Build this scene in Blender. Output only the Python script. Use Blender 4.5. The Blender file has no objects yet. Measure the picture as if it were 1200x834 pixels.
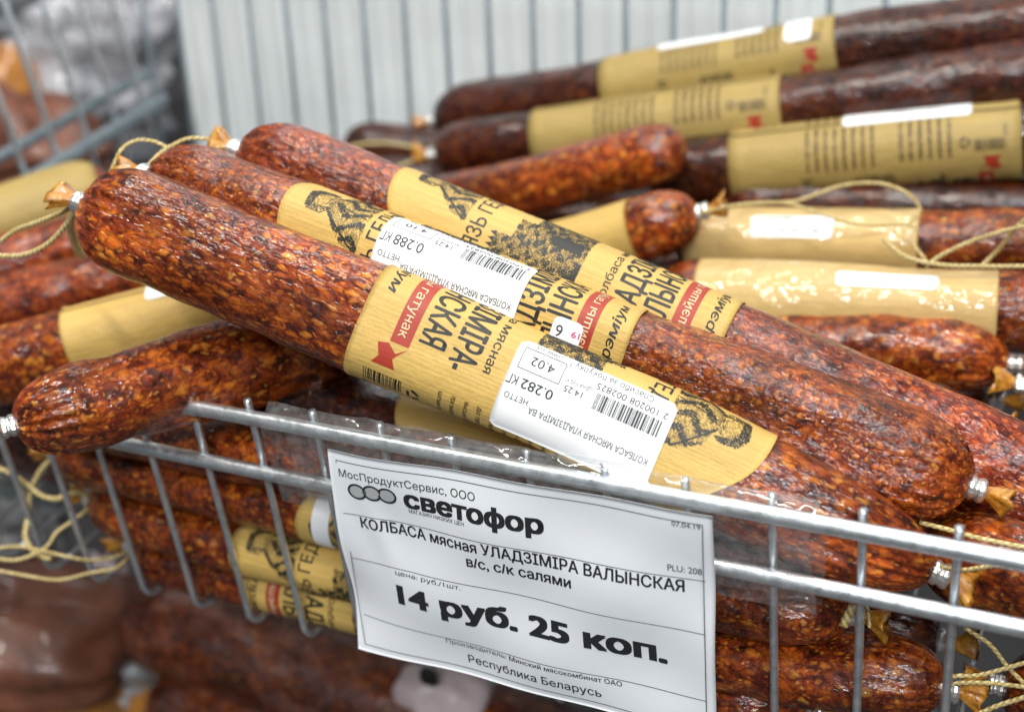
import bpy, bmesh, math, random
import numpy as np
from mathutils import Vector, Matrix
from mathutils.geometry import delaunay_2d_cdt

S = bpy.context.scene
COL = S.collection
PI = math.pi

# ------------------------------------------------------------------ camera
# World: metres. X runs along the front rail of the basket, Y into the basket, Z up;
# the top front rail lies on Y=0, Z=0.
RW = np.array([[0.90188, 0.13474, -0.41044], [0.41857, -0.50755, 0.75312], [-0.10685, -0.85102, -0.51414]])
CAM = np.array([0.37997, -0.3279, 0.26878])
FOC = 1590.0
cam_d = bpy.data.cameras.new("camera")
cam = bpy.data.objects.new("camera", cam_d)
COL.objects.link(cam)
S.camera = cam
_m = np.eye(4)
_m[:3, 0] = RW[:, 0]; _m[:3, 1] = -RW[:, 1]; _m[:3, 2] = -RW[:, 2]; _m[:3, 3] = CAM
cam.matrix_world = Matrix([list(r) for r in _m]).normalized() if False else Matrix([list(r) for r in _m])
cam_d.sensor_width = 36.0
cam_d.lens = FOC * 36.0 / 1200.0
cam_d.clip_start = 0.02
cam_d.clip_end = 60.0
cam_d.dof.use_dof = True
cam_d.dof.focus_distance = 0.468
cam_d.dof.aperture_fstop = 5.6
cam_d.dof.aperture_blades = 7

# ------------------------------------------------------------------ light: shop ceiling tubes and the white room round them
W = bpy.data.worlds.new("World"); S.world = W; W.use_nodes = True
wb = W.node_tree.nodes["Background"]
wb.inputs[0].default_value = (0.88, 0.95, 1.0, 1); wb.inputs[1].default_value = 0.14


def area_light(name, loc, target, sx, sy, power, col=(1, .96, .9)):
    d = bpy.data.lights.new(name, 'AREA'); d.shape = 'RECTANGLE'; d.size = sx; d.size_y = sy
    d.energy = power; d.color = col
    o = bpy.data.objects.new(name, d); COL.objects.link(o)
    o.location = loc
    o.rotation_euler = (Vector(target) - Vector(loc)).to_track_quat('-Z', 'Y').to_euler()
    return o


area_light("ceiling_tube_light", (0.0, -0.35, 1.9), (0.15, 0.05, 0), 1.5, .055, 32, (1, .955, .88))
area_light("ceiling_tube_light", (0.6, 0.55, 1.9), (0.15, 0.05, 0), 1.5, .055, 18, (1, .97, .92))
area_light("ceiling_tube_light", (1.1, -1.5, 1.7), (0.15, 0.05, 0), 1.5, .055, 42, (.95, .98, 1))
area_light("ceiling_tube_light", (-0.6, 1.6, 2.0), (0.15, 0.15, 0), 1.5, .14, 15, (.95, .98, 1))
S.view_settings.view_transform = 'Standard'
S.view_settings.look = 'None'
S.view_settings.exposure = 0.08
S.view_settings.gamma = 1.0
S.cycles.use_denoising = True
S.cycles.max_bounces = 8
S.cycles.transparent_max_bounces = 12
S.cycles.blur_glossy = .3
S.cycles.sample_clamp_indirect = 6.0


# ------------------------------------------------------------------ helpers
def at(x, y, z):
    """a point of the place, surveyed from the photograph: pixel x, y and distance z (metres)"""
    return RW @ (np.array([(x - 600) / FOC, (y - 417) / FOC, 1.0]) * z) + CAM


def mesh_obj(name, verts, faces, mats=(), parent=None, smooth=True, uv=None, midx=None):
    """verts are world coordinates"""
    me = bpy.data.meshes.new(name)
    v = np.asarray(verts, float)
    if parent is not None:
        inv = np.array(WM[parent.name].inverted())
        v = v @ inv[:3, :3].T + inv[:3, 3]
    me.from_pydata(v.tolist(), [], faces)
    for m in mats:
        me.materials.append(m)
    if midx is not None:
        me.polygons.foreach_set("material_index", midx)
    if smooth:
        me.polygons.foreach_set("use_smooth", [True] * len(me.polygons))
    if uv is not None:
        l = me.uv_layers.new(name="UVMap")
        idx = np.zeros(len(me.loops), int); me.loops.foreach_get("vertex_index", idx)
        l.data.foreach_set("uv", np.asarray(uv)[idx].ravel())
    me.update()
    o = bpy.data.objects.new(name, me)
    COL.objects.link(o)
    if parent is not None:
        o.parent = parent
        WM[o.name] = WM[parent.name]
    else:
        WM[o.name] = Matrix.Identity(4)
    return o


WM = {}   # world matrix of every object (parents' frames)


def empty(name, mat=None):
    o = bpy.data.objects.new(name, None)
    COL.objects.link(o)
    m = mat if mat is not None else Matrix.Identity(4)
    o.matrix_world = m
    WM[o.name] = m.copy()
    return o


def tag(o, label=None, cat=None, group=None, kind=None):
    if label: o['label'] = label
    if cat: o['category'] = cat
    if group: o['group'] = group
    if kind: o['kind'] = kind
    return o


def tube_data(pts, r, n=8, caps=True, rfun=None):
    pts = np.asarray(pts, float)
    N = len(pts)
    T = np.gradient(pts, axis=0); T /= np.linalg.norm(T, axis=1)[:, None]
    a = np.array([0, 0, 1.0]) if abs(T[0][2]) < .9 else np.array([1.0, 0, 0])
    nrm = np.cross(T[0], a); nrm /= np.linalg.norm(nrm)
    V = []; F = []
    for i in range(N):
        nrm = nrm - T[i] * (nrm @ T[i]); nrm /= np.linalg.norm(nrm)
        b = np.cross(T[i], nrm)
        rr = r if rfun is None else rfun(i / (N - 1))
        for k in range(n):
            t = 2 * PI * k / n
            V.append(pts[i] + rr * (math.cos(t) * nrm + math.sin(t) * b))
    for i in range(N - 1):
        for k in range(n):
            F.append((i * n + k, i * n + (k + 1) % n, (i + 1) * n + (k + 1) % n, (i + 1) * n + k))
    if caps:
        F.append(tuple(range(n))[::-1]); F.append(tuple(range((N - 1) * n, N * n)))
    return V, F


def smooth_path(pts, per=8):
    """Catmull-Rom through pts"""
    P = [np.asarray(p, float) for p in pts]
    P = [2 * P[0] - P[1]] + P + [2 * P[-1] - P[-2]]
    out = []
    for i in range(1, len(P) - 2):
        for k in range(per):
            t = k / per
            out.append(.5 * ((2 * P[i]) + (-P[i - 1] + P[i + 1]) * t + (2 * P[i - 1] - 5 * P[i] + 4 * P[i + 1] - P[i + 2]) * t * t
                             + (-P[i - 1] + 3 * P[i] - 3 * P[i + 1] + P[i + 2]) * t ** 3))
    out.append(P[-2])
    return np.array(out)


# ------------------------------------------------------------------ materials
class NT:
    def __init__(self, name):
        self.m = bpy.data.materials.new(name); self.m.use_nodes = True
        self.t = self.m.node_tree; self.n = self.t.nodes
        self.b = self.n["Principled BSDF"]; self.out = self.n["Material Output"]

    def add(self, typ, **kw):
        n = self.n.new(typ)
        for k, v in kw.items():
            setattr(n, k, v)
        return n

    def link(self, a, b): self.t.links.new(a, b)

    def math(self, op, a, b=None, clamp=False):
        n = self.add('ShaderNodeMath', operation=op, use_clamp=clamp)
        for i, x in enumerate((a, b)):
            if x is None: continue
            if isinstance(x, (int, float)): n.inputs[i].default_value = x
            else: self.link(x, n.inputs[i])
        return n.outputs[0]

    def mix(self, f, a, b, blend='MIX'):
        n = self.add('ShaderNodeMix', data_type='RGBA', blend_type=blend)
        for s, x in ((n.inputs[0], f), (n.inputs[6], a), (n.inputs[7], b)):
            if isinstance(x, (int, float)): s.default_value = x
            elif isinstance(x, tuple): s.default_value = (*x, 1)
            else: self.link(x, s)
        return n.outputs[2]

    def ramp(self, f, stops, interp='LINEAR'):
        n = self.add('ShaderNodeValToRGB'); n.color_ramp.interpolation = interp
        e = n.color_ramp.elements
        while len(e) > 1: e.remove(e[-1])
        e[0].position = stops[0][0]; e[0].color = (*stops[0][1], 1)
        for p, c in stops[1:]:
            k = e.new(p); k.color = (*c, 1)
        self.link(f, n.inputs[0]); return n.outputs[0]

    def noise(self, vec, scale, detail=2, rough=.5, out=0):
        n = self.add('ShaderNodeTexNoise'); n.inputs['Scale'].default_value = scale
        n.inputs['Detail'].default_value = detail; n.inputs['Roughness'].default_value = rough
        if vec is not None: self.link(vec, n.inputs['Vector'])
        return n.outputs[out]

    def voro(self, vec, scale, feature='F1', smooth=None):
        n = self.add('ShaderNodeTexVoronoi', feature=feature); n.inputs['Scale'].default_value = scale
        self.link(vec, n.inputs['Vector'])
        if smooth is not None: n.inputs['Smoothness'].default_value = smooth
        return n

    def bump(self, h, strength, dist, prev=None):
        n = self.add('ShaderNodeBump'); n.inputs['Strength'].default_value = strength; n.inputs['Distance'].default_value = dist
        self.link(h, n.inputs['Height'])
        if prev is not None: self.link(prev, n.inputs['Normal'])
        return n.outputs[0]

    def sep(self, c):
        n = self.add('ShaderNodeSeparateColor'); self.link(c, n.inputs[0]); return n.outputs


def g3(v): return (v, v, v)


def salami(name, bright=1.0, fat=.62, gloss=.16, wet=1.0, bloom=.0, elong=.72, k=1.0, red=0.0):
    """cured sausage in casing: dark red meat, orange and straw-coloured fat grains, glossy wrinkled skin"""
    t = NT(name)
    tc = t.add('ShaderNodeTexCoord'); oi = t.add('ShaderNodeObjectInfo')
    mp = t.add('ShaderNodeMapping'); mp.inputs['Scale'].default_value = (elong * k, k, k)
    t.link(tc.outputs['Object'], mp.inputs[0])
    off = t.add('ShaderNodeVectorMath', operation='SCALE'); off.inputs[3].default_value = 1.0
    cx = t.add('ShaderNodeCombineXYZ')
    for i, k in enumerate((3.1, 1.7, 2.3)):
        t.link(t.math('MULTIPLY', oi.outputs['Random'], k), cx.inputs[i])
    addv = t.add('ShaderNodeVectorMath', operation='ADD'); t.link(mp.outputs[0], addv.inputs[0]); t.link(cx.outputs[0], addv.inputs[1])
    v0 = addv.outputs[0]
    nz = t.noise(v0, 260, 2, .5, 1)
    sub = t.add('ShaderNodeVectorMath', operation='SUBTRACT'); t.link(nz, sub.inputs[0]); sub.inputs[1].default_value = (.5, .5, .5)
    sc = t.add('ShaderNodeVectorMath', operation='SCALE'); t.link(sub.outputs[0], sc.inputs[0]); sc.inputs[3].default_value = .0042
    ad = t.add('ShaderNodeVectorMath', operation='ADD'); t.link(v0, ad.inputs[0]); t.link(sc.outputs[0], ad.inputs[1])
    v = ad.outputs[0]
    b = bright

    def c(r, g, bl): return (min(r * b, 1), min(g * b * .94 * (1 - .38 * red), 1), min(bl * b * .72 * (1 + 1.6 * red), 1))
    base = t.ramp(t.noise(v, 190, 5, .7), [(.31, c(.026, .006, .004)), (.42, c(.12, .017, .006)), (.51, c(.27, .042, .009)), (.61, c(.46, .10, .012)), (.73, c(.66, .24, .030))])
    big = t.ramp(t.noise(v0, 34, 3), [(.32, g3(.50)), (.66, g3(1.35))])
    v1 = t.voro(v, 285); s1 = t.sep(v1.outputs['Color'])
    m1 = t.math('MULTIPLY', t.ramp(s1[0], [(fat - .03, g3(0)), (fat + .03, g3(1))]), t.ramp(v1.outputs['Distance'], [(.16, g3(1)), (.50, g3(0))]))
    col1 = t.ramp(s1[1], [(0, c(.46, .075, .010)), (.4, c(.66, .16, .015)), (.75, c(.78, .27, .030)), (1, c(.82, .38, .08))])
    m1 = t.math('MULTIPLY', m1, t.ramp(t.noise(v0, 600, 3, .7), [(.3, g3(.45)), (.6, g3(.95))]))
    v2 = t.voro(v, 640); s2 = t.sep(v2.outputs['Color'])
    m2 = t.math('MULTIPLY', t.ramp(s2[0], [(.56, g3(0)), (.62, g3(1))]), t.ramp(v2.outputs['Distance'], [(.18, g3(1)), (.50, g3(0))]))
    col2 = t.ramp(s2[2], [(0, c(.60, .13, .015)), (.7, c(.78, .28, .04)), (1, c(.84, .43, .12))])
    m2 = t.math('MULTIPLY', m2, .75)
    vd = t.voro(v, 285, 'DISTANCE_TO_EDGE')
    edge = t.ramp(vd.outputs[0], [(0, g3(.35)), (.12, g3(1))])
    dk = t.ramp(t.noise(v, 420, 4, .7), [(.40, g3(0)), (.50, g3(1))])
    colr = t.mix(m1, base, col1)
    colr = t.mix(m2, colr, col2)
    colr = t.mix(.6, colr, t.mix(1.0, colr, edge, 'MULTIPLY'))
    colr = t.mix(.36, colr, t.mix(1.0, colr, dk, 'MULTIPLY'))
    colr = t.mix(1.0, colr, big, 'MULTIPLY')
    if bloom > 0:
        colr = t.mix(t.math('MULTIPLY', t.ramp(t.noise(v0, 60, 4, .7), [(.45, g3(0)), (.7, g3(1))]), bloom), colr, (.42, .24, .22))
    t.link(colr, t.b.inputs['Base Color'])
    # relief: grain lumps, drawn skin wrinkles, tiny pits
    h1 = t.math('MULTIPLY', v1.outputs['Distance'], -1.0)
    n1 = t.bump(h1, .55, .0011); n1b = t.bump(h1, .16, .0007)
    mp2 = t.add('ShaderNodeMapping'); mp2.inputs['Scale'].default_value = (.45, 1, 1); t.link(v0, mp2.inputs[0])
    n2 = t.bump(t.noise(mp2.outputs[0], 420, 5, .65), .55, .0011, n1)
    t.link(n2, t.b.inputs['Normal'])
    n3 = t.bump(t.noise(mp2.outputs[0], 300, 3, .55), .75 * wet, .0017, n1b)
    t.link(t.ramp(t.noise(v0, 140, 4, .6), [(.35, g3(.30)), (.7, g3(.55))]), t.b.inputs['Roughness'])
    t.link(t.ramp(t.noise(v0, 90, 3), [(.35, g3(gloss * .5)), (.7, g3(gloss * 1.5))]), t.b.inputs['Coat Roughness'])
    t.link(t.ramp(t.noise(v0, 75, 4, .65), [(.34, g3(.35)), (.58, g3(1))]), t.b.inputs['Coat Weight'])
    t.b.inputs['Coat IOR'].default_value = 1.5
    t.link(n3, t.b.inputs['Coat Normal'])
    t.b.inputs['Specular IOR Level'].default_value = .14
    return t.m


def kraft(name, col=(.61, .40, .112), coat=0.0, ridges=True):
    t = NT(name)
    tc = t.add('ShaderNodeTexCoord'); uv = tc.outputs['UV']
    sx = t.add('ShaderNodeSeparateXYZ'); t.link(uv, sx.inputs[0])
    mp = t.add('ShaderNodeMapping'); mp.inputs['Scale'].default_value = (.04, 1, 1); t.link(uv, mp.inputs[0])
    strp = t.noise(mp.outputs[0], .75, 2, .6)
    fib = t.noise(mp.outputs[0], 5.0, 3, .6)
    d = tuple(k * .88 for k in col); l = tuple(min(1, k * 1.08) for k in col)
    c = t.ramp(strp, [(.38, d), (.55, col), (.68, l)])
    c = t.mix(.22, c, t.ramp(fib, [(.35, d), (.65, l)]))
    c = t.mix(.5, c, t.mix(1.0, c, t.ramp(t.noise(uv, .035, 3), [(.3, g3(.88)), (.7, g3(1.06))]), 'MULTIPLY'))
    t.link(c, t.b.inputs['Base Color'])
    w = t.math('SINE', t.math('MULTIPLY', sx.outputs[1], 4.2))
    h = t.math('ADD', t.math('MULTIPLY', w, .5), t.math('MULTIPLY', strp, 1.6))
    n = t.bump(h, .16, .00022)
    n = t.bump(t.noise(uv, .16, 4, .6), .5, .0014, n)
    t.link(n, t.b.inputs['Normal'])
    t.b.inputs['Roughness'].default_value = .52
    t.b.inputs['Specular IOR Level'].default_value = .4
    if coat:
        t.b.inputs['Coat Weight'].default_value = coat
        t.b.inputs['Coat Roughness'].default_value = .08
        t.link(t.bump(t.noise(uv, .045, 3, .45), .9, .009), t.b.inputs['Coat Normal'])
    return t.m


def plain(name, col, rough=.6, metal=0.0, spec=.5, noise=.0, nscale=60, bump=0, bscale=100, bdist=.001, coat=0, trans=0, alpha=1):
    t = NT(name); t.b.inputs['Roughness'].default_value = rough; t.b.inputs['Metallic'].default_value = metal
    t.b.inputs['Specular IOR Level'].default_value = spec
    t.b.inputs['Base Color'].default_value = (*col, 1)
    tc = t.add('ShaderNodeTexCoord')
    if noise:
        c = t.ramp(t.noise(tc.outputs['Object'], nscale, 4, .6), [(.3, tuple(k * (1 - noise) for k in col)), (.7, tuple(min(1, k * (1 + noise)) for k in col))])
        t.link(c, t.b.inputs['Base Color'])
    if bump:
        t.link(t.bump(t.noise(tc.outputs['Object'], bscale, 4, .6), bump, bdist), t.b.inputs['Normal'])
    if coat: t.b.inputs['Coat Weight'].default_value = coat; t.b.inputs['Coat Roughness'].default_value = .1
    if trans: t.b.inputs['Transmission Weight'].default_value = trans
    t.b.inputs['Alpha'].default_value = alpha
    return t.m


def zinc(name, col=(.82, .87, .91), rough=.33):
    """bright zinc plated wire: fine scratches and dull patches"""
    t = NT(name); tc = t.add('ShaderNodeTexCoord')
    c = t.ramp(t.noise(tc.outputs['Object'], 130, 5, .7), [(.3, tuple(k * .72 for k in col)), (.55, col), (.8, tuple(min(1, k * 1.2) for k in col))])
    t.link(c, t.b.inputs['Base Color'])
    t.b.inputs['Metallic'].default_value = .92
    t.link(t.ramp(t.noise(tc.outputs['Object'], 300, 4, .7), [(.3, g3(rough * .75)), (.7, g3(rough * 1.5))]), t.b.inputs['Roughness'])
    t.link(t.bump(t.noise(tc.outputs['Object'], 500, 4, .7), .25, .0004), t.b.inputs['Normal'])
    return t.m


def film(name, tint=(1, 1, 1), haze=.10, rough=.06, crease=60):
    """thin clear plastic: mostly lets the light through, mirrors it at a slant"""
    t = NT(name); tr = t.add('ShaderNodeBsdfTransparent'); tr.inputs[0].default_value = (*tint, 1)
    gl = t.add('ShaderNodeBsdfGlossy'); gl.inputs['Roughness'].default_value = rough
    df = t.add('ShaderNodeBsdfDiffuse'); df.inputs[0].default_value = (.8, .82, .82, 1)
    tc = t.add('ShaderNodeTexCoord')
    n = t.bump(t.noise(tc.outputs['Object'], crease, 3, .6), 1.0, .004)
    t.link(n, gl.inputs['Normal'])
    lw = t.add('ShaderNodeLayerWeight'); lw.inputs[0].default_value = .5; t.link(n, lw.inputs['Normal'])
    fr = t.math('ADD', t.math('MULTIPLY', t.math('POWER', lw.outputs['Facing'], 4.0), .75), .05)
    m1 = t.add('ShaderNodeMixShader'); m2 = t.add('ShaderNodeMixShader')
    hz = t.ramp(t.noise(tc.outputs['Object'], 220, 5, .7), [(.35, g3(haze * .3)), (.75, g3(haze * 2.2))])
    t.link(hz, m1.inputs[0])
    t.link(tr.outputs[0], m1.inputs[1]); t.link(df.outputs[0], m1.inputs[2])
    t.link(fr, m2.inputs[0]); t.link(m1.outputs[0], m2.inputs[1]); t.link(gl.outputs[0], m2.inputs[2])
    t.link(m2.outputs[0], t.out.inputs[0])
    return t.m


def tail_mat():
    t = NT("gathered_casing"); tc = t.add('ShaderNodeTexCoord')
    c = t.ramp(t.noise(tc.outputs['Object'], 420, 4, .6), [(.3, (.42, .13, .012)), (.55, (.80, .36, .04)), (.75, (.95, .58, .13))])
    t.link(c, t.b.inputs['Base Color']); t.b.inputs['Roughness'].default_value = .25
    t.b.inputs['Transmission Weight'].default_value = .4
    t.b.inputs['Coat Weight'].default_value = .6
    t.link(t.bump(t.noise(tc.outputs['Object'], 600, 3), .5, .001), t.b.inputs['Normal'])
    return t.m


def twine_mat():
    t = NT("yellow_twine"); tc = t.add('ShaderNodeTexCoord')
    uv = t.add('ShaderNodeSeparateXYZ'); t.link(tc.outputs['UV'], uv.inputs[0])
    tw = t.math('SINE', t.math('ADD', t.math('MULTIPLY', uv.outputs[0], 2600.0), t.math('MULTIPLY', uv.outputs[1], 6.2832 * 2)))
    c = t.ramp(t.math('ADD', t.math('MULTIPLY', tw, .22), t.noise(tc.outputs['Object'], 700, 3)), [(.25, (.34, .23, .06)), (.6, (.66, .52, .22)), (.8, (.80, .70, .42))])
    t.link(c, t.b.inputs['Base Color']); t.b.inputs['Roughness'].default_value = .7
    t.link(t.bump(tw, .5, .0003), t.b.inputs['Normal'])
    return t.m


M = dict(
    s_one=salami("salami_casing_orange_brown", .88, .47, .12, 1.0, elong=.55, k=1.12),
    s_two=salami("salami_casing_deep_brown", .80, .50, .11, 1.0, elong=.80, k=1.42),
    s_three=salami("salami_casing_crimson", .78, .50, .13, 1.1, elong=.66, k=1.25, red=.36),
    s_back=salami("salami_casing_red", .70, .60, .16, .8, red=.3),
    s_shade=salami("salami_casing_shade_toned", .20, .74, .2, .6, red=.25),  # casing colour darkened to carry the shade at the back and in gaps
    s_wet=salami("salami_casing_wet", .86, .47, .06, .85, elong=.8, k=.85),
    s_low=salami("salami_casing_amber", .72, .52, .12, 1.0, elong=.75, k=.95),
    kraft=kraft("kraft_label"), kraft_film=kraft("kraft_label_film_wrapped", (.62, .43, .17), .9),
    kraft_dark=kraft("kraft_label_dim", (.40, .285, .09)),  # darker kraft: the weaker light at the back is in its colour
    ink=plain("black_ink", (.012, .013, .011), .5), red=plain("red_ribbon_ink", (.36, .035, .016), .5),
    inkg=plain("thermal_print_ink", (.035, .04, .045), .6), pink=plain("pink_ink", (.75, .08, .25), .6),
    cream=plain("cream_reverse_lettering", (.72, .58, .33), .6),
    sticker=plain("white_sticker_paper", (.86, .87, .88), .45, noise=.02, nscale=90),
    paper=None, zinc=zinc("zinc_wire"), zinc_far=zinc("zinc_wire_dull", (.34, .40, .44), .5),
    clip=zinc("aluminium_clip", (.88, .88, .86), .28), tail=tail_mat(), twine=twine_mat(),
    film=film("clear_plastic_film", (1, 1, 1), .07, .06, 45), wrap=film("vacuum_wrap_film", (.97, .97, .97), .12, .12, 40),
)

# ------------------------------------------------------------------ flat print (lettering, barcodes, engraving-like pictures), in millimetres
_tc = {}


def in_poly(poly):
    def f(x, y):
        c = False; j = len(poly) - 1
        for i in range(len(poly)):
            xi, yi = poly[i]; xj, yj = poly[j]
            if (yi > y) != (yj > y) and x < (xj - xi) * (y - yi) / (yj - yi) + xi: c = not c
            j = i
        return c
    return f




def glyphs(text, bold=0.0):
    """verts (x,y) and faces of a line of text; heavy lettering is struck over several times, a hair apart"""
    v, f = outline(text)
    if bold <= 0 or not len(v): return v, f
    q = bold
    steps = [(-q, 0), (q, 0), (0, q * .7), (0, -q * .7)] if bold < .03 else [(q * a, q * .62 * b) for a in (-1, -.33, .33, 1) for b in (-1, 1)]
    V = np.concatenate([v + d for d in steps]); F = [tuple(i + j * len(v) for i in p) for j in range(len(steps)) for p in f]
    return V, F


def outline(text):
    """verts (x,y) and faces of a line of text, cap height about .72; contours filled by the
    non-zero winding rule"""
    k = text
    if k in _tc: return _tc[k]
    c = bpy.data.curves.new("t", 'FONT'); c.body = text
    o = bpy.data.objects.new("t", c); COL.objects.link(o)
    dg = bpy.context.evaluated_depsgraph_get()
    oe = o.evaluated_get(dg)
    cu = oe.to_curve(dg)
    loops = []
    for sp in cu.splines:
        bp = sp.bezier_points; n = len(bp); pts = []
        for i in range(n):
            p, q = bp[i], bp[(i + 1) % n]
            a, h1, h2, d = [np.array(w[:2]) for w in (p.co, p.handle_right, q.handle_left, q.co)]
            cr = abs(np.cross(h1 - a, d - a)) + abs(np.cross(h2 - a, d - a))
            m = 1 if cr < 1e-5 else 5
            for j in range(m):
                t = j / m; r = a * (1 - t) ** 3 + 3 * h1 * t * (1 - t) ** 2 + 3 * h2 * t * t * (1 - t) + d * t ** 3
                if not pts or np.abs(r - pts[-1]).sum() > 1e-5: pts.append(r)
        if len(pts) > 2 and np.abs(pts[0] - pts[-1]).sum() < 1e-5: pts.pop()
        if len(pts) > 2: loops.append(np.array(pts))
    oe.to_curve_clear(); bpy.data.objects.remove(o); bpy.data.curves.remove(c)

    def sa(P): return .5 * float(np.sum(P[:, 0] * np.roll(P[:, 1], -1) - np.roll(P[:, 0], -1) * P[:, 1]))
    if not loops:
        _tc[k] = (np.zeros((0, 2)), []); return _tc[k]
    V = np.concatenate(loops); E = []; n = 0
    for P in loops:
        E += [(n + i, n + (i + 1) % len(P)) for i in range(len(P))]; n += len(P)
    r = delaunay_2d_cdt([Vector(p) for p in V], E, [], 0, 1e-6)
    ov = np.array([tuple(p) for p in r[0]]); tri = np.array([q for q in r[2] if len(q) == 3])
    cen = ov[tri].mean(1)
    A = V[[e[0] for e in E]]; B = V[[e[1] for e in E]]; wn = np.zeros(len(cen), int)
    for i0 in range(0, len(cen), 2000):
        c_ = cen[i0:i0 + 2000, None, :]
        up = (A[:, 1] <= c_[..., 1]) & (B[:, 1] > c_[..., 1]); dn = (A[:, 1] > c_[..., 1]) & (B[:, 1] <= c_[..., 1])
        side = (B[:, 0] - A[:, 0]) * (c_[..., 1] - A[:, 1]) - (c_[..., 0] - A[:, 0]) * (B[:, 1] - A[:, 1])
        wn[i0:i0 + 2000] = (up & (side > 0)).sum(1) - (dn & (side < 0)).sum(1)
    _tc[k] = (ov, [tuple(int(i) for i in q) for q, w in zip(tri, wn) if w != 0])
    return _tc[k]


class Print:
    def __init__(self): self.v = []; self.f = []; self.m = []

    def poly(self, pts, mi=0):
        n = len(self.v); self.v += [tuple(map(float, p)) for p in pts]
        self.f.append(tuple(range(n, n + len(pts)))); self.m.append(mi)

    def rect(self, x0, y0, x1, y1, mi=0): self.poly([(x0, y0), (x1, y0), (x1, y1), (x0, y1)], mi)

    def line(self, x0, y0, x1, y1, w, mi=0):
        d = math.hypot(x1 - x0, y1 - y0) or 1; nx, ny = -(y1 - y0) / d * w / 2, (x1 - x0) / d * w / 2
        self.poly([(x0 + nx, y0 + ny), (x0 - nx, y0 - ny), (x1 - nx, y1 - ny), (x1 + nx, y1 + ny)], mi)

    def text(self, s, x, y, h, width=None, bold=0.0, mi=0, shear=0.0, xs=1.0, rot=None):
        """cap height h; fitted to width when given; rot: function (x,y)->(x,y)"""
        v, f = glyphs(s, bold)
        if not len(v): return
        k = h / .72
        x0, x1 = v[:, 0].min(), v[:, 0].max()
        kx = k * xs if width is None else width / (x1 - x0)
        P = np.stack([(v[:, 0] - x0) * kx + v[:, 1] * k * shear, v[:, 1] * k], 1)
        P += (x, y)
        if rot is not None: P = np.array([rot(*p) for p in P])
        n = len(self.v); self.v += [tuple(p) for p in P]
        for q in f: self.f.append(tuple(i + n for i in q)); self.m.append(mi)

    def barcode(self, x, y, w, h, seed=1, n=42, mi=0, vert=False):
        r = random.Random(seed); t = 0; bars = []
        while t < n * 2:
            a = r.choice((1, 1, 1, 2, 3)); g = r.choice((1, 1, 2, 2)); bars.append((t, a)); t += a + g
        for b, a in bars:
            p0 = b / t; p1 = (b + a) / t
            if vert: self.rect(x, y + p0 * h, x + w, y + p1 * h, mi)
            else: self.rect(x + p0 * w, y, x + p1 * w, y + h, mi)

    def cut(self, axis, step):
        """split long faces along grid lines so that they can bend"""
        V = list(self.v); F = []; Mi = []
        for q, mi in zip(self.f, self.m):
            P = [self.v[i] for i in q]
            lo = min(p[axis] for p in P); hi = max(p[axis] for p in P)
            if hi - lo < step: F.append(q); Mi.append(mi); continue
            g = math.floor(lo / step) * step + step
            while True:
                low, high = [], []
                for i, p in enumerate(P):
                    r = P[(i + 1) % len(P)]; a, b = p[axis] - g, r[axis] - g
                    (low if a <= 0 else high).append(p)
                    if a == 0: high.append(p)
                    if a * b < 0:
                        t = a / (a - b); m = (p[0] + (r[0] - p[0]) * t, p[1] + (r[1] - p[1]) * t); low.append(m); high.append(m)
                if len(low) > 2: n = len(V); V += low; F.append(tuple(range(n, n + len(low)))); Mi.append(mi)
                if len(high) < 3: break
                P = high
                if max(p[axis] for p in P) <= g + step:
                    n = len(V); V += P; F.append(tuple(range(n, n + len(P)))); Mi.append(mi); break
                g += step
        self.v, self.f, self.m = V, F, Mi
        return self


def engraving(p, inside, x0, y0, x1, y1, step, ang, seed, dens=.6, mi=0, wmin=.08, wmax=.5, cell=1.3):
    """short pen strokes over the region where inside(x,y) gives a darkness 0..1"""
    r = random.Random(seed)
    y = y0
    while y < y1:
        x = x0 + r.random() * cell
        while x < x1:
            d = inside(x, y)
            if d > 0 and r.random() < dens + d * .4:
                a = ang + r.uniform(-.7, .7); L = cell * r.uniform(.5, 1.1)
                w = wmin + (wmax - wmin) * d * r.uniform(.5, 1.2)
                p.line(x - math.cos(a) * L / 2, y - math.sin(a) * L / 2, x + math.cos(a) * L / 2, y + math.sin(a) * L / 2, w, mi)
            x += cell * r.uniform(.55, .95)
        y += step


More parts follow.
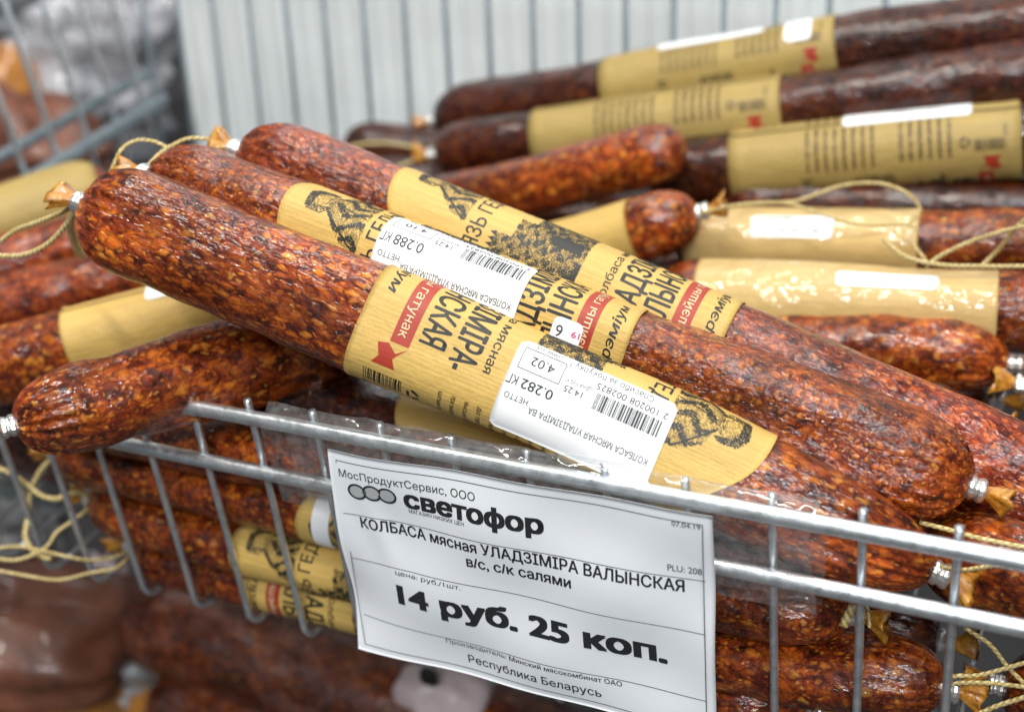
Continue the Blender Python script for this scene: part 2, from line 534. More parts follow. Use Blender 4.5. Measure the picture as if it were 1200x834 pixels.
def label_print(far=False):
    """front of the sleeve: local x = reading direction round the sausage, y up = towards the rounded end;
    stored as (u, w): u = mm from the rounded end, w = mm round the sausage"""
    p = Print()
    T = lambda s, u, w0, h, **k: p.text(s, w0, -u, h, **k)
    # bust of a cloaked man (plain hatched figure), head towards the rounded end
    head = in_poly([(1, -8), (6, -8), (9, -11), (9, -15), (6, -18.5), (1, -18), (-1, -14), (-1, -10)])
    body = in_poly([(0, -17), (6, -17.5), (13, -20), (18, -27), (18, -33), (-10, -33), (-9, -27), (-4, -21)])
    hair = in_poly([(-1, -8.5), (6, -7.2), (9.8, -10), (10.6, -15), (9.2, -18), (7.8, -13), (5, -10.5), (-1, -10.6)])
    st = .55 if not far else 1.1
    engraving(p, lambda x, y: .95 if hair(x, y) else (.12 + .5 * (x < 1.2) + .35 * (y < -15.5) if head(x, y) else (.22 + .78 * (abs((x * .19 + .35 * math.sin(y * .45 + x * .2)) % 1 - .5) < .2) if body(x, y) else 0)),
              -15, -34, 19, -7, st * .75, .5, 3, .62, wmax=.5, cell=1.0)
    p.line(0, -17.5, -10, -32, .6); p.line(7, -17.5, 18, -29, .6); p.line(-1.2, -9, -1.4, -15, .3); p.line(4, -19, 2, -32, .4); p.line(-1.4, -15, 1, -18, .3)
    T('КНЯЗЬ ГЕДЫМІН', 41, -27, 6.0, width=54, bold=.012)
    # fortress: towers and walls, hatched
    cas = in_poly([(-26, -80), (-26, -66), (-22, -66), (-22, -50), (-20, -50), (-20, -46), (-9, -46), (-9, -52), (0, -52), (0, -58), (9, -58), (9, -50), (19, -50), (19, -60), (26, -60), (26, -80)])
    dk = in_poly([(12, -66), (17, -66), (17, -78), (12, -78)]); dk2 = in_poly([(-26, -80), (-26, -73), (-14, -75), (-9, -80)])
    dk3 = in_poly([(-6, -66), (-3, -64), (-1, -67), (-1, -78), (-6, -78)])
    engraving(p, lambda x, y: (1.0 if (dk(x, y) or dk2(x, y) or dk3(x, y)) else .30 + .6 * (math.sin(x * 1.1 + math.sin(y)) * math.sin(y * .9 + x * .3) > .1)) if cas(x, y) else 0,
              -27, -81, 27, -45, st * .72, .25, 5, .8, wmax=.55, cell=1.1)
    for D_ in ([(12, -66), (17, -66), (17, -78), (12, -78)], [(-26, -80), (-26, -74), (-16, -76), (-11, -80)], [(-6, -67), (-3.5, -65), (-1.5, -67), (-1.5, -78), (-6, -78)], [(2, -60), (3.4, -60), (3.4, -63), (2, -63)], [(-18, -52), (-16.8, -52), (-16.8, -55), (-18, -55)]): p.poly(D_)
    for k in range(5): p.poly([(-20 + k * 2.3, -46), (-19 + k * 2.3, -43.6), (-18 + k * 2.3, -46)])
    for k in range(4): p.rect(9.5 + k * 2.5, -50, 11 + k * 2.5, -48.4)
    T('колбаса мясная', 92.5, -19, 3.2, width=40, bold=.012)
    T('УЛАДЗІМІРА-', 104, -25, 8.8, width=49, bold=.028)
    T('ВАЛЫНСКАЯ', 115.4, -24, 8.8, width=44, bold=.028)
    p.poly([(-33, -117.6), (23.5, -117.6), (23.5, -124.4), (-33, -124.4)], 1)
    p.poly([(24.2, -117.6), (26.8, -121), (24.2, -124.4), (25.2, -128), (29, -126.2), (31.5, -128), (31.5, -119.6), (28.5, -121.4)], 1)
    T('вышэйшы гатунак', 122.6, -22, 3.4, width=43, bold=0, mi=2)
    T('прэміум', 132.3, -17, 3.6, width=25, bold=.02, shear=.25)
    # sides of the sleeve: barcode, recycling mark, columns of small print
    p.barcode(34, -130, 5, 14, 4, 26, vert=True)
    p.text('4 812', 40, -131, 2.0, xs=.9, rot=None)
    for k in range(3):
        a = k * 2 * PI / 3 + .5
        cx, cy = 38 + 1.7 * math.cos(a), -112 + 1.7 * math.sin(a)
        p.line(cx - math.sin(a) * 1.5, cy + math.cos(a) * 1.5, cx + math.sin(a) * 1.5, cy - math.cos(a) * 1.5, 1.0)
    r = random.Random(8)
    words = 'мясная сырокопчёная салями высший сорт состав говядина шпик свинина соль специи хранить при температуре годен до упаковано масса нетто изготовитель Минск Беларусь'.split()
    for side in (1, -1):
        for k in range(10 if not far else 0):
            s = ' '.join(r.choice(words) for _ in range(3))
            T(s, 62 + k * 4.6, 32 if side > 0 else -52, 1.7, width=17 + r.random() * 3, bold=.01)
    if far:
        for u0, n_, w0 in ((14, 3, -50), (40, 8, -52), (84, 7, -52), (40, 8, 30), (84, 6, 32)):
            for k in range(n_):
                T(' '.join(r.choice(words) for _ in range(3)), u0 + k * 4.4, w0, 2.2, width=20 + r.random() * 2, bold=.02)
    q = Print(); q.v = [(-y, x) for x, y in p.v]; q.f = p.f; q.m = p.m
    return q.cut(1, 1.6)


def sticker_print(kg, price, rub='14.25', code='2 100208 002825'):
    p = Print()
    p.text('КОЛБАСА МЯСНАЯ УЛАДЗІМІРА ВА', -26, 4.4, 2.2, width=43, bold=.004)
    p.text('НЕТТО', 18, 2.6, 1.9, width=8.5, bold=.004)
    p.text(kg, 11.2, -3.6, 3.5, width=11.5, bold=.012)
    p.text('КГ', 24, -3.6, 3.3, width=3.8, bold=.012)
    for a in ((11, -6.4, 26, -6.4), (11, -13.2, 26, -13.2), (11, -6.4, 11, -13.2), (26, -6.4, 26, -13.2)): p.line(*a, .28)
    p.text(price, 14, -11.3, 2.9, width=8.5, bold=.01)
    p.text('СУММА, РУБ', 13, -15, 1.2, width=10, bold=.003)
    p.text(rub, 2.2, -7.2, 2.2, width=6.6, bold=.006)
    p.text('ЦЕНА РУБ КГ', .2, -9.6, 1.4, width=9.8, bold=.004)
    p.barcode(-25.5, -9, 23.5, 5.6, 11, 46)
    p.text(code, -26.5, -11.8, 2.0, width=25.5, bold=.004)
    p.text('Спасибо за покупку !', -20, -14.7, 1.9, width=30, bold=.004)
    return p.cut(1, 1.6)


LP = label_print(); LPF = label_print(True)


# ------------------------------------------------------------------ sausages
class Body:
    """swept surface of one sausage: s = metres from its left end, th = angle round it (0 = top, growing to the front)"""

    def __init__(self, P0, P1, r0, r1, bend=(0, 0), flat=(1.0, 1.0, 0.0), seed=0, lump=1.0, pw=2.25, lab=None, dome=.020, rm=None):
        self.P0 = np.asarray(P0, float); self.P1 = np.asarray(P1, float)
        d = self.P1 - self.P0; self.L = np.linalg.norm(d); self.x = d / self.L
        z = np.array([0, 0, 1.0]); z = z - self.x * (z @ self.x); self.z = z / np.linalg.norm(z)
        self.y = np.cross(self.z, self.x)
        self.r0, self.r1 = r0, r1; self.rm = rm or (r0 + r1) / 2; self.bend = bend; self.flat = flat; self.pw = pw; self.lump = lump; self.lab = lab; self.dome = dome if isinstance(dome, tuple) else (dome, dome)
        rr = np.random.RandomState(seed + 7)
        self.k = [(rr.uniform(20, 260), rr.randint(0, 7), rr.uniform(0, 6.28), rr.uniform(.3, 1)) for _ in range(26)]
        self.kl = [(rr.uniform(8, 60), rr.randint(0, 3), rr.uniform(0, 6.28), rr.uniform(.3, 1)) for _ in range(7)]
        self.ph = rr.uniform(0, 6.28, 8); self.nf = rr.randint(15, 22)
        m = Matrix([list(self.x), list(self.y), list(self.z)]).transposed().to_4x4()
        m.translation = Vector(self.P0)
        self.mat = m

    def rad(self, s):
        t = s / self.L
        r = self.r0 * (1 - t) * (1 - 2 * t) + self.rm * 4 * t * (1 - t) + self.r1 * t * (2 * t - 1)
        q = np.clip(np.maximum(1 - s / self.dome[0], 1 - (self.L - s) / self.dome[1]), 0, 1)
        neck = .0024
        return neck + (r - neck) * np.maximum(1 - q ** 2.3, 0) ** (1 / 2.0), q

    def pt(self, s, th, off=0.0, body=False):
        s = np.asarray(s, float); th = np.asarray(th, float); s, th = np.broadcast_arrays(s, th)
        r, q = self.rad(s)
        a, b, ro = self.flat
        ct, st = np.cos(th - ro), np.sin(th - ro)
        e = self.pw
        g = (np.abs(ct / a) ** e + np.abs(st / b) ** e) ** (-1 / e)
        g = 1 + (g - 1) * (1 - q)
        low = sum(w * np.sin(f * s + m * th + p) for f, m, p, w in self.kl) * .00040 * self.lump * (1 - q)
        R = r * g + low
        if body:
            hi = sum(w * np.sin(f * s + m * th + p + 1.5 * np.sin(37 * s + p)) for f, m, p, w in self.k) * .00010 * self.lump
            fold = r * .10 * np.abs(np.sin(self.nf * .5 * th + self.ph[0] + .6 * np.sin(2 * th + self.ph[1]))) * q ** 1.3 * (q < .999)
            fold2 = r * .035 * np.sin(23 * th + self.ph[2]) * np.clip(q * 1.6, 0, 1)
            if self.lab is not None:
                inl = ((s > self.lab[0] - .001) & (s < self.lab[1] + .001))
                hi = np.where(inl, np.minimum(hi, .00015), hi)
            R = R + hi * (1 - q) - fold + fold2
        R = R + off
        sag = np.sin(PI * s / self.L)
        P = (self.P0 + s[..., None] * self.x + (sag * self.bend[0])[..., None] * self.z + (sag * self.bend[1])[..., None] * self.y
             + (R * np.cos(th))[..., None] * self.z - (R * np.sin(th))[..., None] * self.y)
        return P


def grid_faces(n, m, closed=False):
    F = []
    for i in range(n - 1):
        for j in range(m if closed else m - 1):
            k = (j + 1) % m
            F.append((i * m + j, i * m + k, (i + 1) * m + k, (i + 1) * m + j))
    return F


def rtab():
    pass


def sausage(label, P0, P1, r0, r1, mat, bend=(0, 0), flat=(1, 1, 0), seed=0, ns=70, nt=44, rm=None, clips=(1, 1), tails=(1, 1),
            lab=None, flip=False, thc=0.0, labmat=None, sticker=None, extra=None, lump=1.0, pw=2.25, dome=.020, group="dry sausages heaped in the basket", pri=True, far=False):
    lr = None
    if lab is not None: lr = (lab[0], lab[1])
    if bend == (0, 0):
        rs = random.Random(seed * 17 + 3); bend = (rs.uniform(-.002, .004), rs.uniform(-.003, .003))
    B = Body(P0, P1, r0, r1, bend, flat, seed, lump, pw, lr, dome, rm)
    root = empty("salami_sausage", B.mat)
    tag(root, label, "sausage", group)
    # casing
    d, d2 = B.dome
    s = np.concatenate([d * (1 - np.cos(np.linspace(0, PI / 2, 14))), np.linspace(d, B.L - d2, ns)[1:-1], B.L - d2 * (1 - np.cos(np.linspace(PI / 2, 0, 14)))])
    th = np.arange(nt) / nt * 2 * PI
    V = B.pt(s[:, None], th[None, :], 0, True).reshape(-1, 3)
    F = grid_faces(len(s), nt, True) + [tuple(range(nt))[::-1], tuple(range((len(s) - 1) * nt, len(s) * nt))]
    F = [f[::-1] for f in F]
    mesh_obj("casing", V, F, [mat], root)
    for e in (0, 1):
        X = B.x * (-1 if e == 0 else 1); E = B.P0 if e == 0 else B.P1
        if clips[e]:
            # crimped ring: three ridges round the neck
            rx = np.array([-.0012, -.0006, .0006, .0014, .0019, .0026, .0031, .0039, .0047, .0053, .0058])
            rr = np.array([.0026, .0043, .0046, .0045, .0039, .0040, .0044, .0046, .0045, .0040, .0024])
            n = 14; VV = []
            for a, r in zip(rx, rr):
                for k in range(n):
                    t = 2 * PI * k / n
                    fac = 1 + .06 * math.cos(3 * t + seed)
                    VV.append(E + X * a + r * fac * (math.cos(t) * B.z * .88 + math.sin(t) * B.y * 1.05))
            f = grid_faces(len(rx), n, True)
            if e == 0: f = [q[::-1] for q in f]
            mesh_obj("metal_clip", VV, f, [M['clip']], root, smooth=False)
        if tails[e]:
            n = 22; VV = []; rnd = random.Random(seed * 3 + e); L = tails[e] * .0085
            A = B.z * math.cos(seed * 1.3) + B.y * math.sin(seed * 1.3); C = np.cross(X, A)
            tilt = (A * rnd.uniform(-.3, .3) + C * rnd.uniform(-.3, .3))
            rows = 7
            for i in range(rows):
                q = i / (rows - 1)
                for k in range(n):
                    t = 2 * PI * k / n
                    pl = 1 + .28 * q * math.sin(5 * t + seed) + .12 * q * math.sin(9 * t)
                    ra = (.0018 + .0046 * q ** .8) * pl; rb = (.0018 + .0021 * q ** .8) * pl
                    LL = .0050 + L * q * (1 + .12 * math.sin(3 * t + seed) * q)
                    VV.append(E + X * LL + tilt * L * q * q + A * math.cos(t) * ra + C * math.sin(t) * rb)
            f = grid_faces(rows, n, True)
            for i in (rows - 1,):   # the pinched end, drawn in
                base = len(VV); cen = sum(VV[-n:]) / n - X * L * .35
                VV.append(cen); f += [((rows - 1) * n + k, (rows - 1) * n + (k + 1) % n, base) for k in range(n)]
            mesh_obj("casing_tail", VV, f, [M['tail']], root)
    rloc = float(B.rad(np.array([(lab[0] + lab[1]) / 2 if lab else B.L / 2]))[0][0])

    def on_label(u, w, off):
        """u mm from the rounded end, w mm round"""
        u = np.asarray(u) / 1000; w = np.asarray(w) / 1000
        if flip: return B.pt(lab[1] - u, thc + w / rloc, off)
        return B.pt(lab[0] + u, thc - w / rloc, off)
    if lab is not None:
        Lm = (lab[1] - lab[0]) * 1000
        half = PI * rloc * 1000 * .985
        nu, nw = (60, 72) if not far else (24, 40)
        ww = np.linspace(-half, half, nw)
        us = 16 * (np.minimum(np.abs(ww), 30) / 30) ** 2.4 if not (len(lab) > 2 and lab[2] == 'square') else ww * 0
        U = us[None, :] + (Lm - us[None, :]) * np.linspace(0, 1, nu)[:, None]
        WW = np.broadcast_to(ww[None, :], U.shape)
        lift = .0005 * (np.exp(-(U - us[None, :]) / 1.6) + np.exp(-(Lm - U) / 1.6)) * (.55 + .45 * np.sin(WW * .19 + seed))
        V1 = on_label(U, WW, .00045 + lift).reshape(-1, 3)
        V0 = on_label(U, WW, .00020 + lift).reshape(-1, 3)
        f = grid_faces(nu, nw)
        if not flip: f = [q[::-1] for q in f]
        N = len(V1); f0 = [tuple(i + N for i in q[::-1]) for q in f]
        rim = []
        loop = [j for j in range(nw)] + [i * nw + nw - 1 for i in range(1, nu)] + [(nu - 1) * nw + j for j in range(nw - 2, -1, -1)] + [i * nw for i in range(nu - 2, 0, -1)]
        for a, b in zip(loop, loop[1:] + loop[:1]): rim.append((a, b, b + N, a + N))
        uvs = np.stack([U.ravel(), WW.ravel()], 1); uvs = np.concatenate([uvs, uvs])
        lo = mesh_obj("paper_label", np.concatenate([V1, V0]), f + f0 + rim, [labmat or M['kraft']], root, uv=uvs)
        if pri:
            P = LPF if far else LP
            sc = Lm / 137.0
            uv = np.array(P.v)
            keep_w = np.abs(uv[:, 1]) < half - 1
            V = on_label(uv[:, 0] * sc, uv[:, 1], .00055)
            fs = []; ms = []
            for q, mi in zip(P.f, P.m):
                if all(keep_w[i] for i in q): fs.append(q); ms.append(mi)
            po = mesh_obj("printed_lettering", V, fs, [M['ink'], M['red'], M['cream']], lo, smooth=False, midx=ms)
            # cream letters sit just above the red ribbon
            me = po.data
            idx = set(i for q, mi in zip(fs, ms) if mi == 2 for i in q)
            V2 = on_label(uv[:, 0] * sc, uv[:, 1], .00066)
            inv = np.array(WM[lo.name].inverted()); V2 = V2 @ inv[:3, :3].T + inv[:3, 3]
            for i in idx: me.vertices[i].co = V2[i]
    for st in (sticker or []):
        sc_, th_, wd, ht, pr_ = st[:5]; sd = st[5] if len(st) > 5 else -1

        def on_st(x, y, off): return B.pt(sc_ + sd * np.asarray(x) / 1000, th_ - sd * np.asarray(y) / 1000 / rloc, off)
        nx, ny = (26, 22)
        ys = np.linspace(-ht / 2, ht / 2, ny); rc = 2.2
        ins = np.maximum(0, rc - (ht / 2 - np.abs(ys))); cut = rc - np.sqrt(np.maximum(rc ** 2 - ins ** 2, 0))
        X = np.linspace(-1, 1, nx)[:, None] * (wd / 2 - cut)[None, :]
        Y = np.broadcast_to(ys[None, :], X.shape)
        V1 = on_st(X, Y, .00085).reshape(-1, 3); V0 = on_st(X, Y, .0006).reshape(-1, 3)
        f = grid_faces(nx, ny)
        N = len(V1); f0 = [tuple(i + N for i in q[::-1]) for q in f]
        loop = [j for j in range(ny)] + [i * ny + ny - 1 for i in range(1, nx)] + [(nx - 1) * ny + j for j in range(ny - 2, -1, -1)] + [i * ny for i in range(nx - 2, 0, -1)]
        rim = [(a, b, b + N, a + N) for a, b in zip(loop, loop[1:] + loop[:1])]
        so = mesh_obj("price_sticker", np.concatenate([V1, V0]), f + f0 + rim, [M['sticker']], root)
        if pr_ is not None:
            uv = np.array(pr_.v)
            mesh_obj("printed_lettering", on_st(uv[:, 0], uv[:, 1], .00097), pr_.f, [M['inkg'], M['pink']], so, smooth=False, midx=pr_.m)
    root['_L'] = B.L
    return root, B


def twine(parent, pts, r=.0009, name="twine_loop", per=8):
    r = r * .78
    P = smooth_path(pts, per)
    V, F = tube_data(P, r, 8)
    ln = np.concatenate([[0], np.cumsum(np.linalg.norm(np.diff(P, axis=0), axis=1))])
    uv = [(ln[i // 8], (i % 8) / 8) for i in range(len(V))]
    return mesh_obj(name, V, F, [M['twine']], parent, uv=uv)


# ------------------------------------------------------------------ the wire basket
SP = .0285
X0, X1, Y1, ZB = -.234, .52, .35, -.117
YAW = 0
basket = empty("wire_basket")
tag(basket, "zinc plated wire display basket holding the heap of dry sausages", "wire basket")


def rod(name, pts, r, mat, parent, per=None, n=10):
    P = smooth_path(pts, per) if per else np.asarray(pts, float)
    V, F = tube_data(P, r, n)
    return mesh_obj(name, V, F, [mat], parent)


# two heavy front rails
rod("front_rail", [(.0562, .0004, -.0012), (.062, 0, -.0004), (.08, 0, 0), (.25, 0, .0), (.52, 0, 0)], .0029, M['zinc'], basket, 10, 16)
rod("front_rail", [(-.014, .06, -.024), (-.004, .03, -.0245), (-.0005, .008, -.025), (.004, .001, -.0252), (.014, 0, -.0252), (.25, 0, -.0252), (.52, 0, -.0252)], .0029, M['zinc'], basket, 10, 16)
rb = random.Random(2)
for i in range(-8, 19):
    x = i * SP + rb.uniform(-.0006, .0006)
    y = .0042
    zt = .0052 if i > 2 else (-.0005 if i == 2 else (-.012 if i > 0 else -.022))
    pts = [(x, y - .0004, zt), (x, y, zt - .006), (x, y, -.034), (x, y, -.07), (x, y, ZB + .012), (x, y + .0006, ZB + .006), (x, y + .004, ZB + .0012),
           (x, y + .010, ZB), (x, y + .03, ZB), (x, .2, ZB), (x, Y1 - .004, ZB)]
    rod("upright_wire", pts, .00148, M['zinc'], basket, 4, 10)
# floor cross wires
for y in (.05, .14, .23, .32):
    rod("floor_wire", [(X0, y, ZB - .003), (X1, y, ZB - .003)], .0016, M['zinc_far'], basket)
# back grid leans outwards, taller than the front
for i in range(-9, 19):
    x = (i + .52) * SP
    if x < X0 - .01: continue
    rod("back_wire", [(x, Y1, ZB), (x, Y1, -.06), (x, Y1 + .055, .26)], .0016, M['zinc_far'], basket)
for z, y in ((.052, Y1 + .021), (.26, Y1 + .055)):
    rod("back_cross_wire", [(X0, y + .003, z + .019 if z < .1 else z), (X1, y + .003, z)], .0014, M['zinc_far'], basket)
# left side grid
for k in range(14):
    y = .335 - k * SP
    rod("side_wire", [(X0, y, ZB), (X0 - .002, y, .0), (X0 - .02, y, .26)], .0020, M['zinc'], basket)
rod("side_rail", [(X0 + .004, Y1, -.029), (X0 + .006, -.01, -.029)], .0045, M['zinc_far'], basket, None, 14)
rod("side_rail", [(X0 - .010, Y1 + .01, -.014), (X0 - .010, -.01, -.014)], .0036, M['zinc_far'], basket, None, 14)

# ------------------------------------------------------------------ room behind
def box(name, lo, hi, mat, parent=None):
    x0, y0, z0 = lo; x1, y1, z1 = hi
    V = [(x0, y0, z0), (x1, y0, z0), (x1, y1, z0), (x0, y1, z0), (x0, y0, z1), (x1, y0, z1), (x1, y1, z1), (x0, y1, z1)]
    F = [(0, 3, 2, 1), (4, 5, 6, 7), (0, 1, 5, 4), (1, 2, 6, 5), (2, 3, 7, 6), (3, 0, 4, 7)]
    return mesh_obj(name, V, F, [mat], parent, smooth=False)


panel_m = plain("white_panel_shadow_ribs", (.80, .845, .855), .5, noise=.07, nscale=14)
# white back panel; shallow vertical ribs shaped to give the wires' shadow stripes
V = []; F = []
xs = np.arange(X0 - .050, .62, .002)
prof = .0009 * (np.abs((((xs + .002 * np.sin(xs * 71)) / .0142) % 1.0) - .5) * 2 > .5) + .0006 * np.sin(xs * 33)
for i, (x, d) in enumerate(zip(xs, prof)):
    V += [(x, .425 - d, -.2), (x, .50 - d, .45)]
F = [(2 * i, 2 * i + 2, 2 * i + 3, 2 * i + 1) for i in range(len(xs) - 1)]
n = len(V)
V += [(x, y + .02, z) for x, y, z in V]
F += [tuple(k + n for k in f[::-1]) for f in F]
F += [(0, 1, n + 1, n), (n - 2, n - 1, 2 * n - 1, 2 * n - 2)]
tag(mesh_obj("back_wall", V, F, [panel_m], None, smooth=False), kind="structure")
floor_m = plain("shelf_board_grey", (.035, .033, .035), .55, noise=.25, nscale=12)
tag(box("lower_shelf", (-1.4, -.25, -.46), (1.4, 1.3, -.44), floor_m), kind="structure")
tag(box("shop_floor", (-6, -6, -1.21), (6, 6, -1.2), plain("shop_floor_grey", (.16, .15, .15), .4, noise=.1, nscale=3)), kind="structure")
tag(box("shop_wall", (-6, 3.0, -1.2), (6, 3.1, 3), plain("shop_wall_dim", (.22, .22, .24), .7, noise=.1, nscale=2)), kind="structure")

# ------------------------------------------------------------------ the three long sausages on top
STK1 = sticker_print('0.282', '4.02'); STK2 = sticker_print('0.288', '4.10')
p6 = Print(); p6.text('19', -5, -1.4, 2.2, width=3, bold=.02, mi=1); p6.text('6', 1.4, -1.8, 4.2, width=2.4, bold=0)


def s_of(P0, P1, x):
    """distance along P0-P1 of the point seen at picture column x"""
    P0 = np.asarray(P0); P1 = np.asarray(P1); best = None
    for t in np.linspace(0, 1, 801):
        q = RW.T @ (P0 + (P1 - P0) * t - CAM)
        e = abs(600 + FOC * q[0] / q[2] - x)
        if best is None or e < best[0]: best = (e, t)
    return best[1] * float(np.linalg.norm(P1 - P0))


def by_view(label, a, b, r0, r1, mat, lab=None, sticker=None, **k):
    P0, P1 = at(*a), at(*b)
    if lab is not None: lab = (s_of(P0, P1, lab[0]), s_of(P0, P1, lab[1])) + tuple(lab[2:])
    if sticker is not None: sticker = [(s_of(P0, P1, q[0]),) + tuple(q[1:]) for q in sticker]
    return sausage(label, P0, P1, r0, r1, mat, lab=lab, sticker=sticker, **k)


D = math.radians
s1, B1_ = by_view("long salami lying across the front rail, sticker 0.282 on its kraft label", (102, 241, .508), (1094, 668, .442), .0190, .0167, M['s_one'],
             rm=.0182, bend=(.004, 0), flat=(.92, 1.06, D(50)), seed=1, ns=190, nt=150, lab=(437, 884), flip=True, thc=D(-11), pw=3.0,
             sticker=[(688, D(56), 57, 31, STK1)], dome=(.020, .046))
s2, B2_ = by_view("long salami second from the front, sticker 0.288 on its kraft label", (177, 207, .523), (1136, 569, .454), .0168, .0168, M['s_two'],
             rm=.0163, bend=(-.0005, 0), flat=(.92, 1.08, D(70)), seed=2, ns=190, nt=150, lab=(340, 738), thc=D(18), pw=3.0,
             sticker=[(531, D(28), 57, 29, STK2), (672, D(52), 11, 9, p6)], dome=.022)
s3, B3_ = by_view("long salami third from the front, castle and bust uncovered on its kraft label", (283, 178, .550), (1290, 604, .468), .0170, .0182, M['s_three'],
             rm=.0180, bend=(.002, 0), flat=(.95, 1.05, D(60)), seed=3, ns=170, nt=100, lab=(460, 846), thc=D(-2), pw=2.5, dome=.022)

# ---- left of the heap
s4, _ = by_view("short glossy salami end poking out over the rail, clip at its tip", (17, 498, .500), (420, 388, .560), .0164, .0172, M['s_wet'],
                rm=.0172, flat=(1, 1.02, D(30)), seed=4, ns=120, nt=150, dome=.024, lump=1.6, clips=(1, 0), tails=(1, 0), lab=None)
s5, _ = by_view("salami with blank side of its kraft label, just behind the glossy short end", (-170, 472, .60), (330, 345, .60), .0175, .0175, M['s_wet'],
                seed=5, ns=80, nt=70, lab=(92, 330, 'square'), pri=False, thc=D(180), lump=1.4, sticker=[(208, D(-2), 15, 16, None)])
s6, _ = by_view("dark salami without label in the left of the heap, between two labelled ones", (-200, 432, .655), (240, 305, .655), .0172, .017, M['s_back'], seed=6, clips=(0, 0), tails=(0, 0))
s7, _ = by_view("salami with dull kraft label under the side rail", (-170, 325, .71), (135, 222, .735), .020, .020, M['s_back'], seed=7, lab=(-60, 122), pri=False, labmat=M['kraft_dark'], far=True, tails=(0, 0), clips=(0, 0))
s8, _ = by_view("reddish salami under the dull kraft label, at the basket's left side", (-160, 362, .69), (165, 262, .70), .017, .0165, M['s_back'], seed=8, clips=(0, 0), tails=(0, 0))
by_view("shadowed salami lying under the front label, above the rail", (262, 448, .575), (1000, 640, .50), .0165, .0165, M['s_shade'], seed=9, lab=(470, 760), pri=False)
by_view("shadowed salami deep under the three long ones", (300, 330, .62), (1250, 600, .53), .0165, .0165, M['s_shade'], seed=10)
by_view("salami hidden beneath the short glossy end", (90, 420, .63), (520, 440, .60), .0165, .0165, M['s_shade'], seed=12)

# ---- back and right of the heap
STB = Print()
STB.text('КОЛБАСА МЯСНАЯ', -16, 1.2, 2.0, width=22, bold=.01); STB.text('НЕТТО 0.274', -16, -3.8, 2.0, width=12, bold=.01); STB.barcode(0, -4, 16, 4, 3, 30)
G2 = "salami sausages along the back of the basket"
b1, _ = by_view("rearmost salami on top of the back pile, white sticker on its upper edge", (512, 142, .80), (1330, 12, .655), .0175, .0178, M['s_shade'], rm=.0178, seed=21, lab=(716, 986, 'square'), labmat=M['kraft_dark'], thc=D(160), far=True,
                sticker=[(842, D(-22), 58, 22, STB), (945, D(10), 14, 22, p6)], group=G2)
b2, _ = by_view("second salami of the back pile, broad kraft label with fine print columns", (512, 180, .77), (1340, 70, .64), .0172, .0180, M['s_shade'], seed=22, lab=(632, 921, 'square'), labmat=M['kraft_dark'], thc=D(175), far=True, group=G2)
b3, _ = by_view("salami at the right of the back pile with long white sticker", (760, 208, .71), (1420, 152, .62), .0172, .0175, M['s_shade'], seed=23, lab=(862, 1197, 'square'), labmat=M['kraft_dark'], thc=D(190), far=True, sticker=[(1066, D(-12), 60, 20, STB)], group=G2)
b4, _ = by_view("unlabelled orange-speckled salami slanting below the back pile", (492, 246, .73), (803, 172, .665), .0150, .0148, M['s_wet'], seed=24, ns=60, nt=60, clips=(1, 0), tails=(1, 0), group=G2)
b5, _ = by_view("short view of salami with round-ended label and bright clip, beneath the orange-speckled one", (500, 330, .68), (818, 250, .625), .0155, .0150, M['s_wet'], seed=25, lab=(600, 748, 'square'), pri=False, group=G2, flip=True)
b6, _ = by_view("salami with kraft label and faded blue-printed sticker behind the film wrapped one", (790, 280, .66), (1400, 296, .58), .0160, .0165, M['s_low'], seed=26, lab=(806, 1078, 'square'), labmat=M['kraft_film'], pri=False, sticker=[(934, D(38), 38, 11, STB)], group=G2, clips=(0, 0), tails=(0, 0))
b7, _ = by_view("film wrapped salami with shiny kraft label and narrow white sticker", (770, 348, .62), (1400, 372, .55), .0168, .0165, M['s_low'], seed=27, lab=(820, 1168, 'square'), labmat=M['kraft_film'], pri=False, sticker=[(1040, D(22), 42, 8, None)], group=G2)
b8, _ = by_view("salami with gathered wrinkled end below the film wrapped label", (850, 412, .60), (1183, 426, .555), .0150, .0150, M['s_wet'], seed=28, ns=80, nt=72, dome=.03, lump=1.5, group=G2)
by_view("dark salami in shadow behind the two film wrapped ones", (840, 238, .70), (1400, 262, .63), .0168, .0165, M['s_shade'], seed=29, group=G2, clips=(0, 0), tails=(0, 0))
by_view("salami just entering beside the gathered end, orange casing tail", (1206, 452, .545), (1600, 520, .50), .0160, .0165, M['s_low'], seed=30, group=G2)
by_view("salami lying right of the shiny kraft label", (1165, 372, .60), (1500, 380, .56), .0160, .0160, M['s_low'], seed=31, group=G2, clips=(0, 0), tails=(0, 0))
by_view("salami behind the clip of the second long one", (1010, 560, .50), (1420, 640, .455), .0165, .0165, M['s_low'], seed=32, clips=(0, 0), tails=(0, 0))
by_view("salami below the straight twine at the right end of the rail", (1085, 640, .475), (1420, 760, .42), .0165, .0165, M['s_low'], seed=33, clips=(0, 0), tails=(0, 0))
# bottom layers of the back part
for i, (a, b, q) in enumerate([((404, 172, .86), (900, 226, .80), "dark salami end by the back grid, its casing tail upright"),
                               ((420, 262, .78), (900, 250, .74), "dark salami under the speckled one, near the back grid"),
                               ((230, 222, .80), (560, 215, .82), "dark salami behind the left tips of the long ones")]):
    by_view(q, a, b, .017, .017, M['s_shade'], seed=40 + i, group=G2)
for i, y in enumerate((.085, .125, .165, .205, .245, .285, .322)):  # unseen filler rows, added to keep the gaps of the heap dark
    sausage(("unseen filler salami in the middle layer of the basket, row %s from the front" % ("one two three four five six seven".split()[i])), (-.03 + .01 * (i % 3), y, -.062), (.33, y + .01, -.060 + .01 * (i % 2)), .0175, .0175, M['s_shade'], seed=50 + i, nt=30, ns=30, group=G2)

